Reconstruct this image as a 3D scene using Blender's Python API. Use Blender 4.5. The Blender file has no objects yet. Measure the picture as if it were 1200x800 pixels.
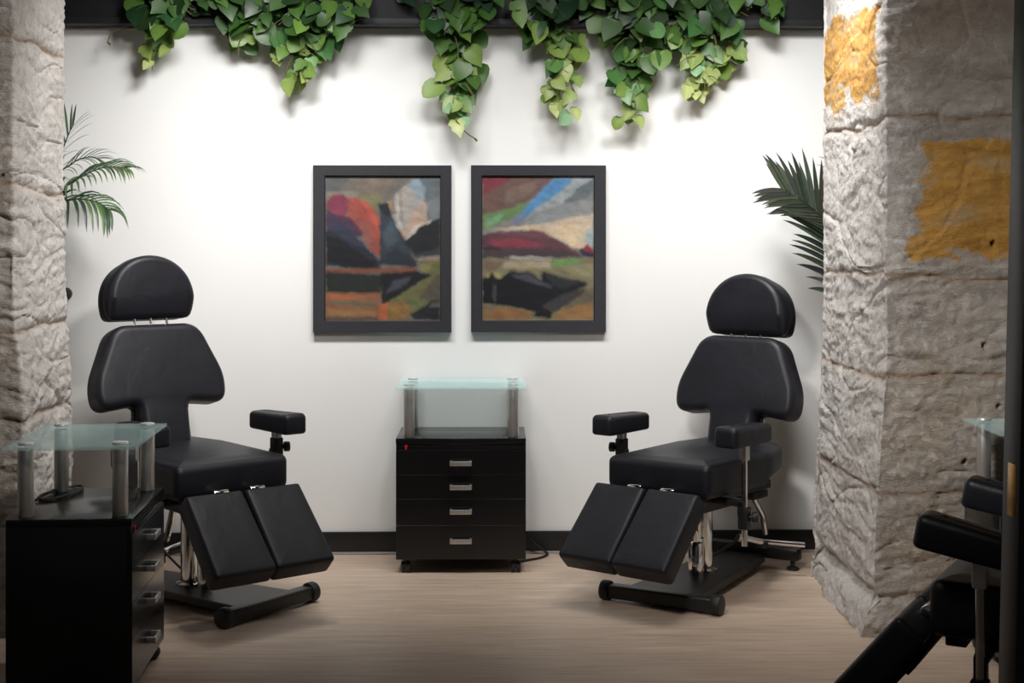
import bpy, bmesh, math, random
from mathutils import Vector, Matrix, noise
rnd = random.Random(7)
S = bpy.context.scene
C = S.collection
PI = math.pi
FPX, HOR, CAMZ = 1691.0, 280.0, 1.40

# ------------------------------------------------------------------ colour and materials
def lin(c):
    c /= 255.0
    return c / 12.92 if c <= 0.04045 else ((c + 0.055) / 1.055) ** 2.4
def rgb(r, g, b): return (lin(r), lin(g), lin(b), 1.0)

def new_mat(name):
    m = bpy.data.materials.new(name); m.use_nodes = True
    nt = m.node_tree
    return m, nt, nt.nodes['Principled BSDF']
def N(nt, t, **kw):
    n = nt.nodes.new(t)
    for k, v in kw.items(): setattr(n, k, v)
    return n
def link(nt, a, b): nt.links.new(a, b)
def coords(nt, scale=(1, 1, 1)):
    tc = N(nt, 'ShaderNodeTexCoord'); mp = N(nt, 'ShaderNodeMapping')
    mp.inputs['Scale'].default_value = scale
    link(nt, tc.outputs['Object'], mp.inputs['Vector'])
    return mp.outputs['Vector']
def noise_tex(nt, vec, scale, detail=6, rough=0.6, dist=0.0):
    n = N(nt, 'ShaderNodeTexNoise')
    n.inputs['Scale'].default_value = scale; n.inputs['Detail'].default_value = detail
    n.inputs['Roughness'].default_value = rough; n.inputs['Distortion'].default_value = dist
    if vec: link(nt, vec, n.inputs['Vector'])
    return n.outputs['Fac']
def ramp(nt, fac, stops):
    r = N(nt, 'ShaderNodeValToRGB')
    e = r.color_ramp.elements
    while len(e) < len(stops): e.new(0.5)
    for i, (p, c) in enumerate(stops):
        e[i].position = p
        e[i].color = c if isinstance(c, tuple) else (c, c, c, 1)
    link(nt, fac, r.inputs['Fac'])
    return r.outputs['Color']
def mix(nt, fac, a, b, mode='MIX'):
    m = N(nt, 'ShaderNodeMix', data_type='RGBA', blend_type=mode)
    for s, v in ((0, fac), (6, a), (7, b)):
        if hasattr(v, 'is_linked'): link(nt, v, m.inputs[s])
        else: m.inputs[s].default_value = v
    return m.outputs[2]
def math_n(nt, op, a, b=0.0, clamp=False):
    m = N(nt, 'ShaderNodeMath', operation=op, use_clamp=clamp)
    for s, v in ((0, a), (1, b)):
        if hasattr(v, 'is_linked'): link(nt, v, m.inputs[s])
        else: m.inputs[s].default_value = v
    return m.outputs[0]
def bump(nt, b, h, strength=0.3, dist=0.01):
    n = N(nt, 'ShaderNodeBump'); n.inputs['Strength'].default_value = strength
    n.inputs['Distance'].default_value = dist
    link(nt, h, n.inputs['Height']); link(nt, n.outputs['Normal'], b.inputs['Normal'])
def basic(name, col, rough=0.5, metal=0.0, var=0.12, nscale=30, bumps=0.0, bscale=200, spec=None):
    m, nt, b = new_mat(name)
    v = coords(nt)
    f = noise_tex(nt, v, nscale, 3)
    lo = tuple(c * (1 - var) for c in col[:3]) + (1,)
    hi = tuple(min(1, c * (1 + var)) for c in col[:3]) + (1,)
    link(nt, ramp(nt, f, [(0.3, lo), (0.7, hi)]), b.inputs['Base Color'])
    b.inputs['Roughness'].default_value = rough; b.inputs['Metallic'].default_value = metal
    if spec is not None: b.inputs['Specular IOR Level'].default_value = spec
    if bumps: bump(nt, b, noise_tex(nt, v, bscale, 3), bumps, 0.002)
    return m

def mat_vinyl():
    m, nt, b = new_mat('black_vinyl')
    v = coords(nt)
    f = noise_tex(nt, v, 9, 3)
    link(nt, ramp(nt, f, [(0.3, (0.0070, 0.0070, 0.0105, 1)), (0.7, (0.0105, 0.0105, 0.0160, 1))]), b.inputs['Base Color'])
    b.inputs['Roughness'].default_value = 0.46; b.inputs['Specular IOR Level'].default_value = 0.38
    fine = noise_tex(nt, v, 420, 2); soft = noise_tex(nt, v, 11, 2, 0.5, 0.8)
    h = math_n(nt, 'ADD', math_n(nt, 'MULTIPLY', fine, 0.12), soft)
    bump(nt, b, h, 0.35, 0.006)
    return m
def mat_floor():
    m, nt, b = new_mat('oak_plank')
    tc = N(nt, 'ShaderNodeTexCoord')
    br = N(nt, 'ShaderNodeTexBrick')
    br.offset = 0.37
    for k, val in (('Scale', 1.0), ('Brick Width', 1.22), ('Row Height', 0.18), ('Mortar Size', 0.0012), ('Mortar Smooth', 0.2), ('Bias', 0.0)):
        br.inputs[k].default_value = val
    br.inputs['Color1'].default_value = (0.40, 0.40, 0.40, 1); br.inputs['Color2'].default_value = (0.60, 0.60, 0.60, 1)
    br.inputs['Mortar'].default_value = (0.34, 0.34, 0.34, 1)
    link(nt, tc.outputs['Object'], br.inputs['Vector'])
    g1 = noise_tex(nt, coords(nt, (1.3, 16, 1)), 2.2, 8, 0.65, 0.4)
    g2 = noise_tex(nt, coords(nt, (2.5, 90, 1)), 2.0, 5, 0.7)
    s = math_n(nt, 'ADD', math_n(nt, 'MULTIPLY', g1, 0.62), math_n(nt, 'MULTIPLY', g2, 0.38))
    col = ramp(nt, s, [(0.30, rgb(164, 141, 122)), (0.50, rgb(198, 176, 156)), (0.72, rgb(220, 201, 183))])
    pl = ramp(nt, br.outputs['Color'], [(0.0, 0.55), (0.34, 0.84), (0.40, 0.93), (0.60, 1.0)])
    link(nt, mix(nt, 1.0, col, pl, 'MULTIPLY'), b.inputs['Base Color'])
    b.inputs['Roughness'].default_value = 0.5
    bump(nt, b, s, 0.08, 0.003)
    return m
def mat_stone():
    m, nt, b = new_mat('rough_limestone')
    v = coords(nt)
    vs = coords(nt, (1, 1, 3.2))
    n1 = noise_tex(nt, vs, 5, 8, 0.62, 0.6)
    n2 = noise_tex(nt, v, 30, 9, 0.75, 0.2)
    n3 = noise_tex(nt, vs, 70, 5, 0.7)
    base = ramp(nt, n1, [(0.25, rgb(150, 141, 130)), (0.5, rgb(180, 171, 161)), (0.75, rgb(203, 194, 184))])
    tan = ramp(nt, noise_tex(nt, v, 3.1, 5, 0.6), [(0.48, 0.0), (0.68, 0.55)])
    base = mix(nt, tan, base, rgb(170, 150, 124))
    lime_a = N(nt, 'ShaderNodeAttribute', attribute_name='lime')
    lf = math_n(nt, 'ADD', lime_a.outputs['Fac'], math_n(nt, 'MULTIPLY', math_n(nt, 'SUBTRACT', n2, 0.5), 1.7))
    lf = ramp(nt, lf, [(0.34, 0.0), (0.70, 0.80)])
    lime = ramp(nt, n2, [(0.30, rgb(196, 190, 186)), (0.6, rgb(228, 224, 220))])
    col = mix(nt, lf, base, lime)
    # dark pits and lichen specks
    pit = ramp(nt, noise_tex(nt, vs, 34, 7, 0.75, 1.2), [(0.29, 0.75), (0.37, 0.0)])
    col = mix(nt, pit, col, rgb(92, 86, 80))
    jt = N(nt, 'ShaderNodeAttribute', attribute_name='joint')
    jf = math_n(nt, 'MULTIPLY', jt.outputs['Fac'], ramp(nt, n2, [(0.3, 0.35), (0.6, 0.95)]))
    col = mix(nt, jf, col, rgb(163, 138, 116))
    pa = N(nt, 'ShaderNodeAttribute', attribute_name='paint')
    pf = math_n(nt, 'ADD', pa.outputs['Fac'], math_n(nt, 'MULTIPLY', math_n(nt, 'SUBTRACT', n1, 0.5), 1.7))
    pf = math_n(nt, 'ADD', pf, math_n(nt, 'MULTIPLY', math_n(nt, 'SUBTRACT', n2, 0.5), 1.3))
    pf = ramp(nt, pf, [(0.42, 0.0), (0.58, 0.90)])
    pf = math_n(nt, 'MULTIPLY', pf, ramp(nt, pa.outputs['Fac'], [(0.02, 0.0), (0.12, 1.0)]))
    pc = ramp(nt, noise_tex(nt, vs, 4.0, 6, 0.65), [(0.32, rgb(168, 116, 36)), (0.5, rgb(205, 152, 62)), (0.66, rgb(196, 164, 118))])
    col = mix(nt, pf, col, pc)
    link(nt, col, b.inputs['Base Color'])
    b.inputs['Roughness'].default_value = 0.92; b.inputs['Specular IOR Level'].default_value = 0.2
    h = math_n(nt, 'ADD', math_n(nt, 'MULTIPLY', n2, 0.6), math_n(nt, 'MULTIPLY', n3, 0.4))
    bump(nt, b, h, 1.0, 0.02)
    return m
def mat_wall():
    m, nt, b = new_mat('white_plaster')
    v = coords(nt)
    f = noise_tex(nt, v, 1.3, 3)
    link(nt, ramp(nt, f, [(0.3, (0.80, 0.795, 0.78, 1)), (0.7, (0.83, 0.825, 0.81, 1))]), b.inputs['Base Color'])
    b.inputs['Roughness'].default_value = 0.7
    bump(nt, b, noise_tex(nt, v, 160, 3), 0.05, 0.002)
    return m
def mat_attr(name, attr, rough, translucent=0.0, nscale=60):
    m, nt, b = new_mat(name)
    a = N(nt, 'ShaderNodeAttribute', attribute_name=attr)
    f = noise_tex(nt, coords(nt), nscale, 4)
    col = mix(nt, 1.0, a.outputs['Color'], ramp(nt, f, [(0.3, 0.86), (0.7, 1.0)]), 'MULTIPLY')
    link(nt, col, b.inputs['Base Color'])
    b.inputs['Roughness'].default_value = rough
    if translucent:
        t = N(nt, 'ShaderNodeBsdfTranslucent'); link(nt, col, t.inputs['Color'])
        ms = N(nt, 'ShaderNodeMixShader'); ms.inputs[0].default_value = translucent
        link(nt, b.outputs[0], ms.inputs[1]); link(nt, t.outputs[0], ms.inputs[2])
        link(nt, ms.outputs[0], nt.nodes['Material Output'].inputs['Surface'])
    return m
def mat_glass():
    m, nt, b = new_mat('frosted_aqua_glass')
    f = noise_tex(nt, coords(nt), 5, 2)
    link(nt, ramp(nt, f, [(0.3, (0.86, 0.97, 0.965, 1)), (0.7, (0.89, 0.98, 0.975, 1))]), b.inputs['Base Color'])
    b.inputs['Roughness'].default_value = 0.03
    b.inputs['Transmission Weight'].default_value = 1.0
    b.inputs['IOR'].default_value = 1.45
    d = N(nt, 'ShaderNodeBsdfDiffuse'); d.inputs['Color'].default_value = (0.64, 0.87, 0.88, 1)
    ms = N(nt, 'ShaderNodeMixShader'); ms.inputs[0].default_value = 0.24
    tr = N(nt, 'ShaderNodeBsdfTransparent'); tr.inputs['Color'].default_value = (0.95, 0.99, 0.985, 1)
    ms0 = N(nt, 'ShaderNodeMixShader'); ms0.inputs[0].default_value = 0.88
    link(nt, b.outputs[0], ms0.inputs[1]); link(nt, tr.outputs[0], ms0.inputs[2])
    link(nt, ms0.outputs[0], ms.inputs[1]); link(nt, d.outputs[0], ms.inputs[2])
    link(nt, ms.outputs[0], nt.nodes['Material Output'].inputs['Surface'])
    return m
def mat_brushed():
    m, nt, b = new_mat('brushed_steel')
    f = noise_tex(nt, coords(nt, (60, 60, 1)), 4, 3)
    link(nt, ramp(nt, f, [(0.3, (0.52, 0.50, 0.48, 1)), (0.7, (0.66, 0.64, 0.61, 1))]), b.inputs['Base Color'])
    b.inputs['Metallic'].default_value = 0.8; b.inputs['Roughness'].default_value = 0.38
    return m

M_VINYL = mat_vinyl(); M_FLOOR = mat_floor(); M_STONE = mat_stone(); M_WALL = mat_wall()
M_GLASS = mat_glass(); M_STEEL = mat_brushed()
M_CHROME = basic('chrome', (0.78, 0.77, 0.75, 1), 0.09, 1.0, 0.03)
M_CAP = basic('satin_chrome', (0.85, 0.85, 0.84, 1), 0.38, 0.75, 0.03)
M_LACQ = basic('black_lacquer', (0.0075, 0.0075, 0.008, 1), 0.2, 0, 0.1, 8)
M_BLKMET = basic('black_powder_coat', (0.010, 0.010, 0.011, 1), 0.42, 0, 0.15, 60, 0.08, 300)
M_RUB = basic('black_rubber', (0.009, 0.009, 0.009, 1), 0.55, 0, 0.15)
M_FRAME = basic('charcoal_frame_wood', rgb(37, 37, 42), 0.55, 0, 0.1, 40)
M_BEAM = basic('black_painted_timber', rgb(21, 21, 25), 0.6, 0, 0.15, 12, 0.1, 60)
M_BASEB = basic('black_baseboard_vinyl', rgb(22, 22, 24), 0.45, 0, 0.1)
M_STRIP = basic('pale_metal_strip', rgb(170, 168, 172), 0.4, 0.3, 0.05)
M_CEIL = basic('dark_ceiling_paint', rgb(70, 68, 66), 0.8, 0, 0.08)
M_RED = basic('red_sticker', rgb(190, 20, 40), 0.5, 0, 0.1)
M_BRASS = basic('brass_latch', rgb(190, 140, 50), 0.3, 1.0, 0.1)
M_TERRA = basic('grey_ceramic', rgb(90, 88, 84), 0.5, 0, 0.1)
M_SOIL = basic('potting_soil', rgb(45, 34, 26), 0.95, 0, 0.4, 60, 0.6, 80)
M_STEM = basic('vine_stem', rgb(86, 84, 46), 0.7, 0, 0.25)
M_LEAF = mat_attr('ivy_leaf', 'tint', 0.42, 0.22, 40)
M_PALM = mat_attr('palm_leaf', 'tint', 0.45, 0.12, 40)
M_PAINT = mat_attr('oil_paint', 'paint', 0.45, 0, 140)

# ------------------------------------------------------------------ mesh helpers
def nb(): return bmesh.new()
def obj(name, bm, m, parent=None, smooth=35, loc=None, rotz=0, recalc=True):
    if recalc: bmesh.ops.recalc_face_normals(bm, faces=bm.faces)
    me = bpy.data.meshes.new(name); bm.to_mesh(me); bm.free()
    me.materials.append(m)
    if smooth:
        me.polygons.foreach_set('use_smooth', [True] * len(me.polygons))
        me.set_sharp_from_angle(angle=math.radians(smooth))
    o = bpy.data.objects.new(name, me); C.objects.link(o)
    if parent: o.parent = parent
    if loc is not None: o.location = loc
    o.rotation_euler[2] = rotz
    return o
def thing(name, label, cat, loc=(0, 0, 0), rotz=0, group=None):
    o = bpy.data.objects.new(name, None); C.objects.link(o)
    o.empty_display_size = 0.1
    o.location = loc; o.rotation_euler = (0, 0, rotz)
    return tag(o, label, cat, group)
def tag(o, label, cat, group=None):
    o['label'] = label; o['category'] = cat
    if group: o['group'] = group
    return o
def struct(o):
    o['kind'] = 'structure'; return o

def add_box(bm, c, s, bev=0.0, seg=2, M=None):
    r = bmesh.ops.create_cube(bm, size=1.0)
    vs = r['verts']
    for v in vs: v.co = Vector((v.co.x * s[0] + c[0], v.co.y * s[1] + c[1], v.co.z * s[2] + c[2]))
    es = list({e for v in vs for e in v.link_edges})
    if bev:
        rr = bmesh.ops.bevel(bm, geom=es, offset=bev, segments=seg, affect='EDGES', profile=0.5)
        vs = list({v for f in rr['faces'] for v in f.verts} | {v for v in vs if v.is_valid})
    if M is not None:
        done = set()
        for v in vs:
            if v.is_valid and v not in done:
                v.co = M @ v.co; done.add(v)
def rings_to_faces(bm, rings, closed=True, cap0=True, cap1=True):
    rv = [[bm.verts.new(p) for p in r] for r in rings]
    n = len(rv[0])
    for a, b in zip(rv, rv[1:]):
        for i in range(n if closed else n - 1):
            j = (i + 1) % n
            bm.faces.new((a[i], a[j], b[j], b[i]))
    if cap0: bm.faces.new(list(reversed(rv[0])))
    if cap1: bm.faces.new(rv[-1])
    return rv
def add_tube(bm, pts, r, n=12, caps=True):
    pts = [Vector(p) for p in pts]
    rs = r if isinstance(r, (list, tuple)) else [r] * len(pts)
    t0 = (pts[1] - pts[0]).normalized()
    up = Vector((0, 0, 1)) if abs(t0.z) < 0.9 else Vector((1, 0, 0))
    a = t0.cross(up).normalized()
    rings = []
    for i, p in enumerate(pts):
        t = (pts[min(i + 1, len(pts) - 1)] - pts[max(i - 1, 0)]).normalized()
        a = (a - t * a.dot(t)).normalized(); b = t.cross(a)
        rings.append([p + (a * math.cos(2 * PI * k / n) + b * math.sin(2 * PI * k / n)) * rs[i] for k in range(n)])
    rings_to_faces(bm, rings, True, caps, caps)
def add_cyl(bm, p0, p1, r, n=20, bev=0.0):
    p0 = Vector(p0); p1 = Vector(p1); d = (p1 - p0); L = d.length; d.normalize()
    if bev:
        pts = [p0, p0 + d * bev, p1 - d * bev, p1]; rs = [r - bev, r, r, r - bev]
        pts = [p0 + d * 1e-5, p0 + d * bev * 0.3, p0 + d * bev, p1 - d * bev, p1 - d * bev * 0.3, p1]
        rs = [r - bev, r - bev * 0.3, r, r, r - bev * 0.3, r - bev]
    else: pts = [p0, p1]; rs = [r, r]
    add_tube(bm, pts, rs, n)
def add_lathe(bm, prof, n=28, c=(0, 0)):
    rings = [[Vector((c[0] + r * math.cos(2 * PI * k / n), c[1] + r * math.sin(2 * PI * k / n), z)) for k in range(n)] for r, z in prof]
    rings_to_faces(bm, rings)
def spline(pts, per=8):
    pts = [Vector(p) for p in pts]; out = []
    P = [pts[0]] + pts + [pts[-1]]
    for i in range(1, len(P) - 2):
        for k in range(per):
            t = k / per
            p0, p1, p2, p3 = P[i - 1], P[i], P[i + 1], P[i + 2]
            out.append(0.5 * ((2 * p1) + (p2 - p0) * t + (2 * p0 - 5 * p1 + 4 * p2 - p3) * t * t + (3 * p1 - p0 - 3 * p2 + p3) * t ** 3))
    out.append(pts[-1]); return out
class Outline:
    """polygon with rounded corners that can be inset without folding over"""
    def __init__(self, pts, rad, seg=6):
        self.p = [Vector(p) for p in pts]; n = len(self.p)
        self.r = list(rad) if isinstance(rad, (list, tuple)) else [rad] * n
        self.seg = seg
        ar = sum(self.p[i].x * self.p[(i + 1) % n].y - self.p[(i + 1) % n].x * self.p[i].y for i in range(n))
        self.s = 1 if ar > 0 else -1
    def scaled(self, k): return Outline([p * k for p in self.p], [r * k for r in self.r], self.seg)
    def at(self, d):
        n = len(self.p); P2 = []; rr = []
        for i in range(n):
            e1 = (self.p[i] - self.p[i - 1]).normalized(); e2 = (self.p[(i + 1) % n] - self.p[i]).normalized()
            n1 = Vector((-e1.y, e1.x)) * self.s; n2 = Vector((-e2.y, e2.x)) * self.s
            nn = (n1 + n2).normalized(); P2.append(self.p[i] + nn * d / max(0.4, nn.dot(n1)))
            cv = (e1.x * e2.y - e1.y * e2.x) * self.s
            rr.append(max(0.002, self.r[i] - d) if cv > 0 else self.r[i] + d)
        out = []
        for i in range(n):
            p = P2[i]; a = P2[i - 1] - p; b = P2[(i + 1) % n] - p
            la, lb = a.length, b.length; a.normalize(); b.normalize()
            ang = math.acos(max(-1, min(1, a.dot(b))))
            q = min(rr[i] / max(1e-4, math.tan(ang / 2)), la * 0.49, lb * 0.49)
            p0 = p + a * q; p1 = p + b * q
            for k in range(self.seg + 1):
                t = k / self.seg
                out.append((1 - t) ** 2 * p0 + 2 * t * (1 - t) * p + t * t * p1)
        return out
def round_poly(pts, rad, seg=6): return Outline(pts, rad, seg)
def add_cushion(bm, outline, h, r, M, dome=0.006, r_bot=None, warp=None):
    """padded slab: outline in local xy, thickness along local z from 0 to h, softly rounded rims"""
    rb = r if r_bot is None else r_bot
    prof = []
    for k in range(6):
        a = k / 5 * PI / 2; prof.append((rb * (1 - math.sin(a)), rb * (1 - math.cos(a))))
    for k in range(6):
        a = k / 5 * PI / 2; prof.append((r * (1 - math.cos(a)), h - r + r * math.sin(a)))
    prof.append((r + 0.018, h + dome * 0.6)); prof.append((r + 0.04, h + dome))
    rings = []
    for d, z in prof:
        ring = []
        for p in outline.at(d):
            v = Vector((p.x, p.y, z))
            if warp: v = warp(v)
            ring.append(M @ v)
        rings.append(ring)
    rings_to_faces(bm, rings)
def basis(o, x, y, z):
    m = Matrix.Identity(4)
    for i, a in enumerate((x, y, z)):
        for j in range(3): m[j][i] = a[j]
    for j in range(3): m[j][3] = o[j]
    return m
def P(px, py, D):       # point seen at a place of the photograph, D metres ahead
    return Vector(((px - 600) * D / FPX, D, CAMZ - (py - HOR) * D / FPX))

# ------------------------------------------------------------------ camera
cam = bpy.data.cameras.new('camera'); co = bpy.data.objects.new('camera', cam); C.objects.link(co)
co.location = (0, 0, CAMZ); co.rotation_euler = (PI / 2, 0, 0)
cam.sensor_width = 36; cam.lens = FPX / 1200 * 36; cam.shift_y = -(400 - HOR) / 1200
cam.clip_start = 0.05
S.camera = co

# ------------------------------------------------------------------ room shell
BETA = math.atan(0.0244)
WO = Vector((-0.228, 6.43, 0)); WU = Vector((math.cos(BETA), math.sin(BETA), 0)); WN = Vector((math.sin(BETA), -math.cos(BETA), 0))
def wall_pt(px, py, off=0.0):
    k = (px - 600) / FPX
    y = (6.43 + 0.0244 * 0.228) / (1 - 0.0244 * k)
    y -= off
    return Vector((k * y, y, CAMZ - (py - HOR) * y / FPX))
def wall_frame(p): return p, BETA

bm = nb(); add_box(bm, (0, 2.9, -0.05), (7.6, 8.4, 0.1)); struct(obj('floor', bm, M_FLOOR, smooth=0))
bm = nb(); add_box(bm, (0, 2.9, 2.85), (7.6, 8.4, 0.1)); struct(obj('ceiling', bm, M_CEIL, smooth=0))
bm = nb(); add_box(bm, (0, 0.06, 1.4), (7.2, 0.12, 2.8)); struct(obj('wall_back', bm, M_WALL, smooth=0, loc=WO, rotz=BETA))
bm = nb(); add_box(bm, (-3.25, 5.9, 1.4), (0.1, 1.6, 2.8)); struct(obj('wall_alcove_left', bm, M_WALL, smooth=0))
bm = nb(); add_box(bm, (3.25, 5.9, 1.4), (0.1, 1.6, 2.8)); struct(obj('wall_alcove_right', bm, M_WALL, smooth=0))
bm = nb(); add_box(bm, (-3.35, 1.9, 1.4), (0.1, 6.35, 2.8)); struct(obj('wall_front_left', bm, M_WALL, smooth=0))
bm = nb(); add_box(bm, (3.35, 1.9, 1.4), (0.1, 6.35, 2.8)); struct(obj('wall_front_right', bm, M_WALL, smooth=0))
bm = nb()
add_box(bm, (0, -0.008, 0.056), (6.4, 0.016, 0.088), 0.003)
struct(obj('baseboard_back', bm, M_BASEB, loc=WO, rotz=BETA))
bm = nb(); add_box(bm, (0, -0.009, 0.006), (6.4, 0.018, 0.012), 0.003); struct(obj('trim_1', bm, M_STRIP, loc=WO, rotz=BETA))
bm = nb()
add_box(bm, (0, -0.045, 2.50), (6.4, 0.09, 0.30), 0.004)
add_box(bm, (0, -0.055, 2.352), (6.4, 0.11, 0.03), 0.003)
struct(obj('trim_2', bm, M_BEAM, loc=WO, rotz=BETA))

def fbm(p, o=5, h=0.9, l=2.1): return noise.fractal(p, h, l, o, noise_basis='PERLIN_ORIGINAL')
def stone_wall(name, side, corner, back, joints, seed, dz=0.0072):
    """side=+1 right pillar, -1 left: perimeter runs back outer -> back corner -> front corner -> front outer"""
    cx, cy = corner; bx, by = back
    path = []
    out = 3.2 * side
    k = 14
    for i in range(k): path.append(Vector((out + (bx - out) * i / k, by)))
    L = (Vector(corner) - Vector(back)).length; n1 = int(L / 0.0072)
    for i in range(n1): path.append(Vector(back).lerp(Vector(corner), i / n1))
    fl = 0.62; n2 = int(fl / 0.0072)
    for i in range(n2): path.append(Vector((cx + side * fl * i / n2, cy)))
    for i in range(13): path.append(Vector((cx + side * (fl + (3.2 - abs(cx) - fl) * i / 12), cy)))
    # round the arrises a little
    for _ in range(1): path = [path[0]] + [(path[i - 1] + path[i] * 2 + path[i + 1]) / 4 for i in range(1, len(path) - 1)] + [path[-1]]
    nrm = []
    for i in range(len(path)):
        t = (path[min(i + 2, len(path) - 1)] - path[max(i - 2, 0)]).normalized()
        nrm.append(Vector((t.y, -t.x)) if side < 0 else Vector((-t.y, t.x)))
    # outward must point into the opening (towards -side x) on the inner face
    mid = 14 + n1 // 2
    if nrm[mid].x * side > 0: nrm = [-v for v in nrm]
    rows = int(2.8 / dz); off = Vector((seed * 13.7, seed * 5.1, seed * 3.3))
    R = random.Random(seed)
    koff = [R.uniform(-0.010, 0.014) for _ in range(len(joints) + 1)]
    bm = nb()
    la = bm.verts.layers.float.new('lime'); ja = bm.verts.layers.float.new('joint'); pa = bm.verts.layers.float.new('paint')
    V = []
    for r in range(rows + 1):
        z = 2.8 * r / rows; row = []
        for i, p in enumerate(path):
            q = Vector((p.x, p.y, z)) + off
            zz = z + 0.03 * noise.noise(q * 2.2) + 0.012 * noise.noise(q * 9)
            ci = sum(1 for j in joints if zz > j)
            dj = min(abs(zz - j) for j in joints)
            inner = max(0.0, min(1.0, abs(nrm[i].x)))            # 1 on the reveal, 0 on the front face
            jw = 0.006 + 0.004 * noise.noise(q * 5)
            g = math.exp(-(dj / max(0.003, jw)) ** 2)
            d = koff[ci] * (0.3 + 0.7 * inner) * min(1.0, dj / 0.03)
            big = fbm(q * 2.6, 4) * 0.018
            qs = Vector((q.x * 4, q.y * 4, q.z * 17 + 1.5 * noise.noise(q * 3)))
            strat = (abs(noise.noise(qs)) + 0.5 * abs(noise.noise(qs * 2.3))) * 0.020
            fine = noise.turbulence(q * 22, 4, True) * 0.008
            vd = noise.voronoi(Vector((q.x * 13, q.y * 13, q.z * 20)) + 0.5 * Vector((noise.noise(q * 8), noise.noise(q * 8 + off), 0)))[0]
            chip = -0.007 * math.exp(-(vd[1] - vd[0]) * 9) + 0.004 * vd[0]
            pit = -0.018 * max(0.0, noise.noise(q * 6.5 + Vector((3, 8, 1))) - 0.42) / 0.4
            crk = -0.012 * max(0.0, 1 - abs(noise.noise(Vector((q.x * 2.2, q.y * 2.2, q.z * 4.5)) + off)) / 0.035)
            amt = (0.6 if z > 1.3 else 1.0) if (side > 0 and inner < 0.5) else 0.75
            d += big * amt + strat * (1.15 if inner < 0.5 else 0.8) * (1 if z < 1.3 or side < 0 else 0.7) + (fine + chip + pit) * amt + crk - 0.014
            if side > 0 and inner < 0.5:
                crk_front = 0.5 * crk; d -= crk_front
                for hx, hz in ((1.694, 1.385), (1.664, 1.025), (1.724, 0.812), (1.61, 0.62)):
                    d -= 0.035 * math.exp(-(((p.x - hx) ** 2 + (z - hz) ** 2) / 0.0085 ** 2) ** 2)
            d -= g * (0.008 + 0.006 * noise.noise(q * 12))
            fx = 0.0
            if side > 0:
                fx = -0.045 * max(0, min(1, (1.0 - z) / 0.7))
                if z < 0.16: fx += -0.05 * (1 - z / 0.16) * (1.0 if p.y < 5.7 else 0.3)
                d -= 0.03 * math.exp(-((z - 0.13) / 0.025) ** 2)
            else:
                fx = 0.035 * max(0, min(1, (1.15 - z) / 0.3))
            v = bm.verts.new((p.x + nrm[i].x * d + fx, p.y + nrm[i].y * d, z))
            v[ja] = min(1.0, g * 0.9 + 0.25 * math.exp(-(dj / 0.02) ** 2))
            lm = 0.42 + 0.35 * inner
            if side > 0:
                df = abs(p.x - cx) if i > 14 + n1 else 0.0
                if inner < 0.5:
                    lm = (0.66 - df * 3.0 + 0.35 * noise.noise(q * 3)) if z > 1.3 else 0.42 - df * 0.4
                # orange paint remains
                pm = 0.0; wv = 0.045 * noise.noise(q * 5) + 0.03 * noise.noise(q * 13)
                if inner > 0.5:
                    e = min((p.y - 5.17 + wv) / 0.06, (2.27 - z + wv * 1.5) / 0.05, (z - 1.93 + wv * 2.0) / 0.12)
                    pm = max(0, min(1, 0.5 + 0.5 * e))
                else:
                    e = min((p.x - 1.44 + wv * 1.3 + 0.10 * max(0, 1.55 - z)) / 0.05, (1.75 - z + wv * 0.5) / 0.03, (z - 1.335 + wv * 0.8) / 0.035)
                    pm = max(0, min(1, 0.5 + 0.5 * e))
                v[pa] = pm
            v[la] = lm
            row.append(v)
        V.append(row)
    for a, b in zip(V, V[1:]):
        for i in range(len(path) - 1):
            bm.faces.new((a[i], a[i + 1], b[i + 1], b[i]))
    return struct(obj(name, bm, M_STONE, smooth=60))
stone_wall('wall_right', 1, (1.312, 5.07), (1.292, 6.0), [0.50, 0.917, 1.268, 1.822], 3)
stone_wall('wall_left', -1, (-1.752, 5.07), (-1.775, 5.73), [0.45, 0.762, 1.076, 1.582, 2.12], 5)

# the black door edge right beside the camera
bm = nb()
add_box(bm, (0.11, 0, 1.2), (0.19, 0.045, 2.44), 0.002)
add_box(bm, (0.008, 0, 1.2), (0.010, 0.052, 2.44), 0.002)
d1 = struct(obj('door_1', bm, M_BLKMET, loc=(0.521, 1.5, 0)))
d1.rotation_euler = (0, math.radians(1.36), 0); d1.location.x = 0.4885
bm = nb(); add_box(bm, (0.0045, -0.002, 1.14), (0.004, 0.024, 0.055), 0.001); obj('strike_plate', bm, M_BRASS, d1)

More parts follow.
